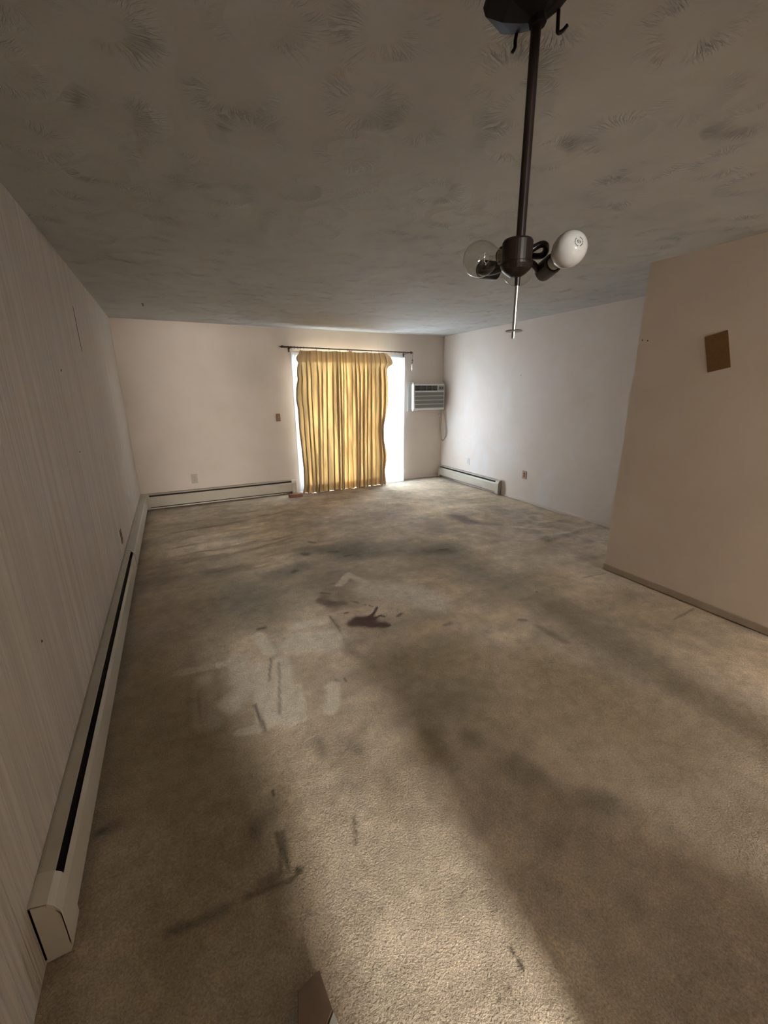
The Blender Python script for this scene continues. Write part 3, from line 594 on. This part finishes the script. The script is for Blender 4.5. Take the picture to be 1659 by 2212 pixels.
# ------------------------------------------------------------------ baseboard heaters
def heater(label, loc, rz, L, caps, joint=None, group='baseboard heaters'):
    t_ = thing('baseboard_heater', label, 'baseboard heater', loc, rz, group)
    b = B(); prism(b, [(0.001, 0.012), (0.006, 0.012), (0.006, 0.217), (0.001, 0.217)], 0, L); obj('back_panel', b, M['dark_fin'], t_)  # dark colour stands for the shade inside the slot
    b = B(); prism(b, [(0.001, 0.221), (0.010, 0.221), (0.040, 0.212), (0.0405, 0.200), (0.0385, 0.200), (0.038, 0.209), (0.010, 0.218), (0.001, 0.218)], 0, L); obj('hood', b, M['hood_metal'], t_)
    b = B(); prism(b, [(0.0560, 0.180), (0.066, 0.158), (0.066, 0.040), (0.060, 0.036), (0.060, 0.039), (0.0635, 0.042), (0.0635, 0.157), (0.0545, 0.178)], 0, L); obj('front_panel', b, M['beige_metal'], t_)
    b = B(); prism(b, [(0.012, 0.06), (0.048, 0.06), (0.048, 0.170), (0.012, 0.170)], 0.02, L-0.02); obj('fin_element', b, M['dark_fin'], t_)
    for x0, x1 in caps:
        b = B(); prism(b, [(0.0, 0.0), (0.0, 0.2225), (0.010, 0.2225), (0.042, 0.2125), (0.0565, 0.197), (0.0685, 0.168), (0.0685, 0.022), (0.060, 0.0)], x0, x1); obj('end_cap', b, M['beige_metal'], t_, bevel=0.0015)
    if joint:
        for x in joint:
            b = B(); prism(b, [(0.0, 0.2235), (0.010, 0.2235), (0.043, 0.2135), (0.055, 0.198), (0.0685, 0.168), (0.0685, 0.028), (0.0655, 0.028), (0.0655, 0.167), (0.053, 0.194), (0.040, 0.2), (0.01, 0.2)], x-0.012, x+0.012); obj('joint_strip', b, M['ivory'], t_)
    return t_
LL = YW-0.070-1.126
hl = heater('long beige baseboard heater running the length of the combed left wall', (XL, YW-0.070, 0), -PI/2, LL, [(LL-0.095, LL)], [YW-0.07-4.1])
b = B(); prism(b, [(0.0385, 0.2115), (0.0555, 0.180), (0.0545, 0.178), (0.037, 0.209)], 0.0, YW-0.07-4.11); obj('damper', b, M['cord'], hl)
hb = heater('beige baseboard heater under the back wall left of the glass door', (1.62, YW, 0), PI, 1.62-XL, [(0.0, 0.07), (1.62-XL-0.10, 1.62-XL)])
hr = heater('short beige baseboard heater on the far right wall below a white outlet', (XR, 4.769, 0), PI/2, YW-0.02-4.769, [(0.0, 0.075), (YW-0.02-4.769-0.05, YW-0.02-4.769)])

# ------------------------------------------------------------------ plates, outlets, holes
def plate(name, label, cat, loc, rz, m, w=0.072, h=0.116, kind='outlet', group=None, face=None):
    t_ = thing(name, label, cat, loc, rz, group)       # faces local -y
    b = B(); box(b, -w/2, w/2, -0.006, 0, -h/2, h/2); obj('cover_plate', b, m, t_, bevel=0.002)
    if kind == 'outlet':
        for s in (-1, 1):
            b = B(); lathe(b, [(0.0, 0), (0.0165, 0), (0.0165, 0.003), (0, 0.003)], (0, -0.006, s*0.0195), (0, -1, 0), 20); r_ = obj('receptacle', b, face or m, t_)
            b = B()
            for x in (-0.006, 0.006): box(b, x-0.0012, x+0.0012, -0.0096, -0.0085, s*0.0195-0.002, s*0.0195+0.007)
            box(b, -0.002, 0.002, -0.0096, -0.0085, s*0.0195-0.010, s*0.0195-0.006); obj('slots', b, M['slot'], r_)
    elif kind == 'switch':
        b = B(); box(b, -0.005, 0.005, -0.016, -0.005, -0.006, 0.012); obj('toggle', b, face or m, t_, bevel=0.001)
    b = B()
    for z in ((0,) if kind == 'outlet' else (-0.03, 0.03)):
        b = B(); lathe(b, [(0, 0), (0.003, 0), (0.0025, 0.001), (0, 0.001)], (0, -0.006, z), (0, -1, 0), 10); obj('screw', b, M['chrome'], t_)
    return t_
plate('light_switch', 'brown woodgrain switch plate on the back wall left of the door', 'light switch', (1.432, YW, 1.18), 0, M['brown_plate'], 0.062, 0.112, 'switch', face=M['tan_plate'])
plate('wall_outlet', 'ivory double outlet on the back wall above the left heater', 'outlet', (0.172, YW, 0.37), 0, M['ivory'], 0.080, 0.135)
plate('wall_outlet', 'white outlet above the short heater on the far right wall', 'outlet', (XR, 5.615, 0.393), -PI/2, M['white_plate'], 0.075, 0.115)
plate('wall_outlet', 'tan outlet right of the short heater on the far right wall', 'outlet', (XR, 4.318, 0.384), -PI/2, M['tan_plate'], 0.075, 0.115, face=M['brown_plate'])
plate('wall_outlet', 'brown outlet low on the combed left wall above the long heater', 'outlet', (XL, 4.03, 0.372), PI/2, M['brown_plate'], 0.072, 0.118)
# brown cover patch on the near right wall, hung slightly crooked
b = B(); w2 = [(-0.062, 0.107), (0.067, 0.134), (0.127, -0.096), (-0.002, -0.125)]
pts = [(1.734, 1.886), (1.605, 1.914), (1.545, 1.684), (1.674, 1.655)]
a = [b.verts.new((0, y-1.64, z-1.785)) for y, z in pts]; c = [b.verts.new((-0.005, y-1.64, z-1.785)) for y, z in pts]
b.faces.new(a); b.faces.new(c[::-1])
for i in range(4): b.faces.new((a[i], a[(i+1) % 4], c[(i+1) % 4], c[i]))
o = obj('wall_cover_panel', b, M['cork']); o.location = (XB, 1.64, 1.785); tag(o, 'plain brown hardboard rectangle stuck crooked on the near right wall', 'wall panel')

def speck(name, label, cat, loc, r, normal, m=M['slot'], group=None):
    b = B(); lathe(b, [(0, 0), (r, 0), (r*0.8, 0.002), (0, 0.003)], (0, 0, 0), normal, 10); o = obj(name, b, m); o.location = loc; tag(o, label, cat, group)
speck('nail_hole', 'small dark nail mark high on the combed left wall below the long crack', 'nail hole', (XL, 3.05, 1.684), 0.007, (1, 0, 0))
speck('nail_hole', 'tiny nail mark at mid height on the combed left wall', 'nail hole', (XL, 3.076, 1.217), 0.005, (1, 0, 0))
speck('nail_hole', 'small nail mark low on the combed left wall above the long heater', 'nail hole', (XL, 1.724, 0.70), 0.005, (1, 0, 0))
speck('nail_hole', 'nail mark at the near right wall edge, left of its twin', 'nail hole', (XB, 2.170, 1.91), 0.005, (-1, 0, 0))
speck('nail_hole', 'nail mark at the near right wall edge, right of its twin', 'nail hole', (XB, 2.128, 1.902), 0.005, (-1, 0, 0))
speck('nail_hole', 'small dark nail mark on the far right wall above its bright patches', 'nail hole', (XR, 4.546, 1.74), 0.006, (-1, 0, 0))
b = B(); cr_ = []
zs = np.linspace(2.157, 1.85, 14)
for side in (0, 1):
    for i, z in (enumerate(zs) if side == 0 else list(enumerate(zs))[::-1]):
        wob_ = 0.004*math.sin(i*1.7)+0.002*math.sin(i*3.9); hw = 0.0050*math.sin(PI*(i+0.3)/13.6)**0.6
        cr_.append((3.908+wob_+(hw if side else -hw), z-2.0))
a = [b.verts.new((0, y-3.91, z)) for y, z in cr_]; c = [b.verts.new((0.0015, y-3.91, z)) for y, z in cr_]
b.faces.new(a); b.faces.new(c[::-1])
for i in range(len(a)): b.faces.new((a[i], a[(i+1) % len(a)], c[(i+1) % len(a)], c[i]))
o = obj('wall_crack', b, M['crack']); o.location = (XL, 3.91, 2.0); tag(o, 'long dark vertical split in the paper high on the combed left wall', 'crack')
hk = thing('ceiling_hook', 'small dark hook screwed in the ceiling near the back left corner', 'hook', (-0.115, 5.332, H))
b = B(); lathe(b, [(0, 0), (0.012, 0), (0.010, 0.005), (0, 0.006)], (0, 0, 0), (0, 0, -1), 12); obj('base', b, M['rod_brown'], hk)
b = B(); tube(b, [(0, 0, -0.004), (0, 0, -0.010), (0.006, 0, -0.015), (0.0, 0, -0.021), (-0.006, 0, -0.017)], 0.0025, 8); obj('hook', b, M['rod_brown'], hk, smooth=True)

# ------------------------------------------------------------------ things on the floor
o = B(); box(o, -0.10, 0.10, -0.045, 0.045, 0, 0.045); o = obj('wood_block', o, M['brick'], bevel=0.004); o.location = (1.545, 6.16, 0.0); o.rotation_euler = (0, 0, math.radians(-3))
tag(o, 'reddish brown wooden block on the carpet between the heater and the drape', 'block')
b = B(); tube(b, [(3.15, 6.31, 0.012), (3.35, 6.318, 0.010), (3.50, 6.295, 0.010), (3.62, 6.24, 0.010), (3.72, 6.17, 0.010), (3.80, 5.95, 0.008)], 0.005, 8)
o = obj('white_cable', b, M['white_plate'], smooth=True); tag(o, 'thin white cable lying on the carpet from under the right sheer', 'cable')
# torn brown carton at the bottom of the view
ct = thing('small_carton', 'torn brown carton with white paper inside, lying in the foreground', 'carton', (0.118, 0.69, 0.0))
def poly(bm, pts, z0, z1):
    a = [bm.verts.new((x, y, z0)) for x, y in pts]; c = [bm.verts.new((x, y, z1)) for x, y in pts]; n = len(pts)
    bm.faces.new(a[::-1]); bm.faces.new(c)
    for i in range(n): bm.faces.new((a[i], a[(i+1) % n], c[(i+1) % n], c[i]))
def L2(pts): return [(x-0.118, y-0.69) for x, y in pts]
b = B(); poly(b, L2([(0.158, 0.738), (0.136, 0.735), (0.110, 0.727), (0.094, 0.724), (0.078, 0.662), (0.078, 0.600), (0.120, 0.615), (0.164, 0.652)]), 0.042, 0.050); obj('lid', b, M['carton'], ct, bevel=0.0015)
b = B(); poly(b, L2([(0.160, 0.740), (0.095, 0.726), (0.082, 0.664), (0.080, 0.55), (0.135, 0.55), (0.172, 0.640)]), 0.0, 0.010); obj('base', b, M['carton'], ct, bevel=0.002)
b = B(); poly(b, L2([(0.155, 0.735), (0.097, 0.722), (0.084, 0.664), (0.082, 0.62), (0.140, 0.655)]), 0.010, 0.042); obj('inner_wall', b, M['carton'], ct)
b = B(); poly(b, L2([(0.166, 0.650), (0.140, 0.628), (0.090, 0.595), (0.098, 0.575), (0.150, 0.605), (0.170, 0.630)]), 0.011, 0.038); obj('white_paper', b, M['paper'], ct)

# ------------------------------------------------------------------ stripped hanging lamp
LX, LY = 0.6847, 0.7407
lamp = thing('pendant_lamp', 'dark bronze hanging lamp stripped to bare bulbs on a long stem', 'pendant lamp', (LX, LY, H))
def P(x, y, z): return (x-LX, y-LY, z-H)
def Z(z): return z-H
b = B(); lathe(b, [(0.0, 0.0), (0.055, 0.0), (0.055, -0.012), (0.022, -0.020), (0.012, -0.035), (0.012, Z(2.265)), (0, Z(2.265))], (0, 0, 0), (0, 0, 1), 24); obj('ceiling_plate', b, M['bronze'], lamp)
b = B(); lathe(b, [(0.0, 0.075), (0.068, 0.072), (0.088, 0.052), (0.086, 0.038), (0.058, 0.016), (0.030, 0.002), (0.0155, -0.004), (0.0155, -0.016), (0.0, -0.018)], (0, 0, Z(2.204)), (-0.17, 0.15, 1), 8); obj('canopy', b, M['canopy'], lamp, bevel=0.002)
def off(r, f, z): q = Vector((0.895, -0.445, 0))*r + Vector((0.445, 0.895, 0))*f; return (q.x, q.y, Z(z))
for pts in ([off(0.045, 0.020, 2.225), off(0.046, 0.020, 2.204), off(0.048, 0.022, 2.194), off(0.056, 0.022, 2.196), off(0.064, 0.022, 2.204)],
            [off(-0.020, 0.045, 2.222), off(-0.024, 0.047, 2.200), off(-0.024, 0.047, 2.188), off(-0.029, 0.047, 2.180)],
            [off(-0.050, 0.020, 2.232), off(-0.058, 0.022, 2.222), off(-0.060, 0.022, 2.226)]):
    b = B(); tube(b, pts, 0.0034, 8); obj('hook', b, M['bronze'], lamp, smooth=True)
b = B(); lathe(b, [(0.0, 1.840-1.84), (0.0092, 0), (0.0092, 0.350), (0, 0.350)], P(LX, LY, 1.840), (0, 0, 1), 20); obj('stem', b, M['bronze'], lamp)
hx, hy = LX-0.0045, LY+0.002
b = B(); lathe(b, [(0.0, 0.043), (0.018, 0.043), (0.028, 0.041), (0.0305, 0.037), (0.0305, 0.0), (0.028, -0.003)], P(hx, hy, 1.809), (0, 0, 1), 36); obj('hub_cup', b, M['bronze'], lamp)
b = B(); lathe(b, [(0.028, 0.001), (0.0325, -0.001), (0.0325, -0.005), (0.028, -0.013), (0.020, -0.020), (0.010, -0.026), (0.0, -0.027)], P(hx, hy, 1.808), (0, 0, 1), 36); obj('hub_bowl', b, M['bronze'], lamp)
b = B(); lathe(b, [(0.0, 0), (0.0055, 0.0), (0.0055, -0.018), (0, -0.018)], P(LX, LY, 1.784), (0, 0, 1), 14); obj('collar', b, M['black'], lamp)
b = B(); lathe(b, [(0.0, 0), (0.0040, 0.0), (0.0040, -0.104), (0, -0.104)], P(LX, LY, 1.768), (0, 0, 1), 14); obj('threaded_rod', b, M['chrome'], lamp)
b = B(); lathe(b, [(0.0, 0.001), (0.017, 0.001), (0.018, 0.0), (0.017, -0.0015), (0, -0.0015)], P(LX, LY, 1.679), (0, 0, 1), 28); obj('washer', b, M['chrome'], lamp)

cam_pos = Vector((0, 0, CAM_H))
def socket_and_bulb(base, axis, frosted, sock_m, blabel, neck_r=0.0135, size=1.0):
    ax = Vector(axis).normalized(); bs = Vector(base)
    b = B(); lathe(b, [(0.0, -0.004), (0.010, -0.004), (0.0185, 0.002), (0.0195, 0.006), (0.0195, 0.046), (0.0185, 0.048), (0.0155, 0.048), (0.015, 0.020), (0.0, 0.018)], P(*bs), ax, 28)
    s_ = obj('socket', b, sock_m, lamp, smooth=False, bevel=0.0008)
    b = B(); prof = [(0.0132, 0.020)]
    for k in range(7): prof += [(0.0130, 0.022+k*0.0035), (0.0139, 0.0237+k*0.0035)]
    prof += [(0.0135, 0.050)]
    lathe(b, prof, P(*bs), ax, 24); k_ = size
    tb = thing('light_bulb', blabel, 'light bulb', tuple(bs), 0, 'bare bulbs on the pendant lamp')
    me_off = Vector(P(*bs)) ; sc_ = obj('screw_base', b, M['brass'], tb, smooth=True)
    for v_ in sc_.data.vertices: v_.co -= me_off
    o0 = 0.048
    prof = [(0.0133, o0), (0.0140, o0+0.008), (0.0160, o0+0.016), (0.0205, o0+0.026), (0.0262, o0+0.036), (0.0300, o0+0.046), (0.0315, o0+0.056), (0.0305, o0+0.066), (0.0270, o0+0.075), (0.0215, o0+0.0820), (0.0140, o0+0.0868), (0.0070, o0+0.0887), (0.0, o0+0.0893)]
    fin = []
    for (r0, h0), (r1, h1) in zip(prof, prof[1:]): fin += [(r0*k_, o0+(h0-o0)*k_), ((r0+r1)/2*k_, o0+((h0+h1)/2-o0)*k_)]
    fin.append((0, o0+0.0893*k_))
    fin[0] = (0.0133, o0)
    b = B(); lathe(b, fin, (0, 0, 0), ax, 40, cap=False); g_ = obj('glass_envelope', b, M['frosted'] if frosted else M['bulb_glass'], tb, smooth=True)
    R = frame_to(ax)
    if frosted:
        b = B(); top = o0+0.0893*k_
        for j in range(16):
            if j in (3, 4, 11): continue
            a0 = 2*PI*j/16
            p = [R @ Vector((rr*math.cos(a0+da), rr*math.sin(a0+da), top-zz)) for rr, da, zz in ((0.0068, 0, 0.0001), (0.0068, 0.26, 0.0001), (0.0086, 0.22, 0.0005), (0.0086, 0.02, 0.0005))]
            b.faces.new([b.verts.new(q) for q in p])
        for (u0, v0, u1, v1) in ((-0.003, -0.002, -0.0018, 0.003), (-0.003, 0.002, 0.001, 0.003), (0.0, -0.003, 0.003, -0.002), (0.0, -0.0005, 0.003, 0.0005), (0.002, -0.003, 0.003, 0.0005)):
            b.faces.new([b.verts.new(R @ Vector((u, v, top+0.0002))) for u, v in ((u0, v0), (u1, v0), (u1, v1), (u0, v1))])
        sol = obj('printed_mark', b, M['print'], tb, recalc=False); md = sol.modifiers.new('solid', 'SOLIDIFY'); md.thickness = 0.0003; md.offset = 1
    else:
        b = B(); lathe(b, [(0.006, o0), (0.0045, o0+0.015), (0.0035, o0+0.030), (0.0045, o0+0.034), (0, o0+0.035)], (0, 0, 0), ax, 14); obj('glass_stem', b, M['bulb_glass'], tb, smooth=True)
        b = B()
        for s in (-1, 1): tube(b, [R @ Vector((s*0.002, 0, o0+0.028)), R @ Vector((s*0.006, 0, o0+0.040)), R @ Vector((s*0.012, 0, o0+0.048))], 0.0006, 6)
        tube(b, [R @ Vector((-0.012+0.024*q/12, 0.0012*math.sin(q*2), o0+0.048+0.003*math.sin(PI*q/12)+0.0012*math.cos(q*2))) for q in range(13)], 0.0008, 6, 2)
        obj('filament', b, M['filament'], tb, smooth=True)
    return tb
socket_and_bulb((0.7622, 0.7505, 1.8012), (-0.327, -0.935, 0.134), True, M['socket'], 'frosted white bulb with printed end, rightmost bulb on the hanging lamp')
socket_and_bulb((0.7377, 0.8046, 1.8471), (-0.975, -0.063, -0.214), False, M['socket'], 'large clear glass bulb on the left side of the hanging lamp', size=1.1)
socket_and_bulb((0.6908, 0.8764, 1.8292), (0.985, -0.175, -0.002), False, M['black'], 'clear glass bulb half hidden behind the hub of the hanging lamp')
hub = Vector((LX, LY, 1.82)); RT = Vector((0.895, -0.445, 0)); FH = Vector((0.445, 0.895, 0))
def W_(*a): return tuple(hub + RT*a[0] + FH*a[1] + Vector((0, 0, a[2])))
for pts in ([W_(0.022, 0.0, 0.012), W_(0.042, 0.0, 0.022), W_(0.054, 0.004, 0.021), W_(0.058, 0.016, 0.012), W_(0.050, 0.034, 0.010), (0.7385, 0.8046, 1.8471)],
            [W_(0.020, 0.010, -0.006), W_(0.036, 0.012, -0.012), (0.757, 0.752, 1.800), (0.7622, 0.7505, 1.8012)],
            [(0.684, 0.764, 1.810), (0.687, 0.82, 1.811), (0.689, 0.865, 1.819), (0.693, 0.8762, 1.8292)]):
    b = B(); tube(b, [P(*p) for p in pts], 0.0065, 12); obj('arm', b, M['bronze'], lamp, smooth=True)
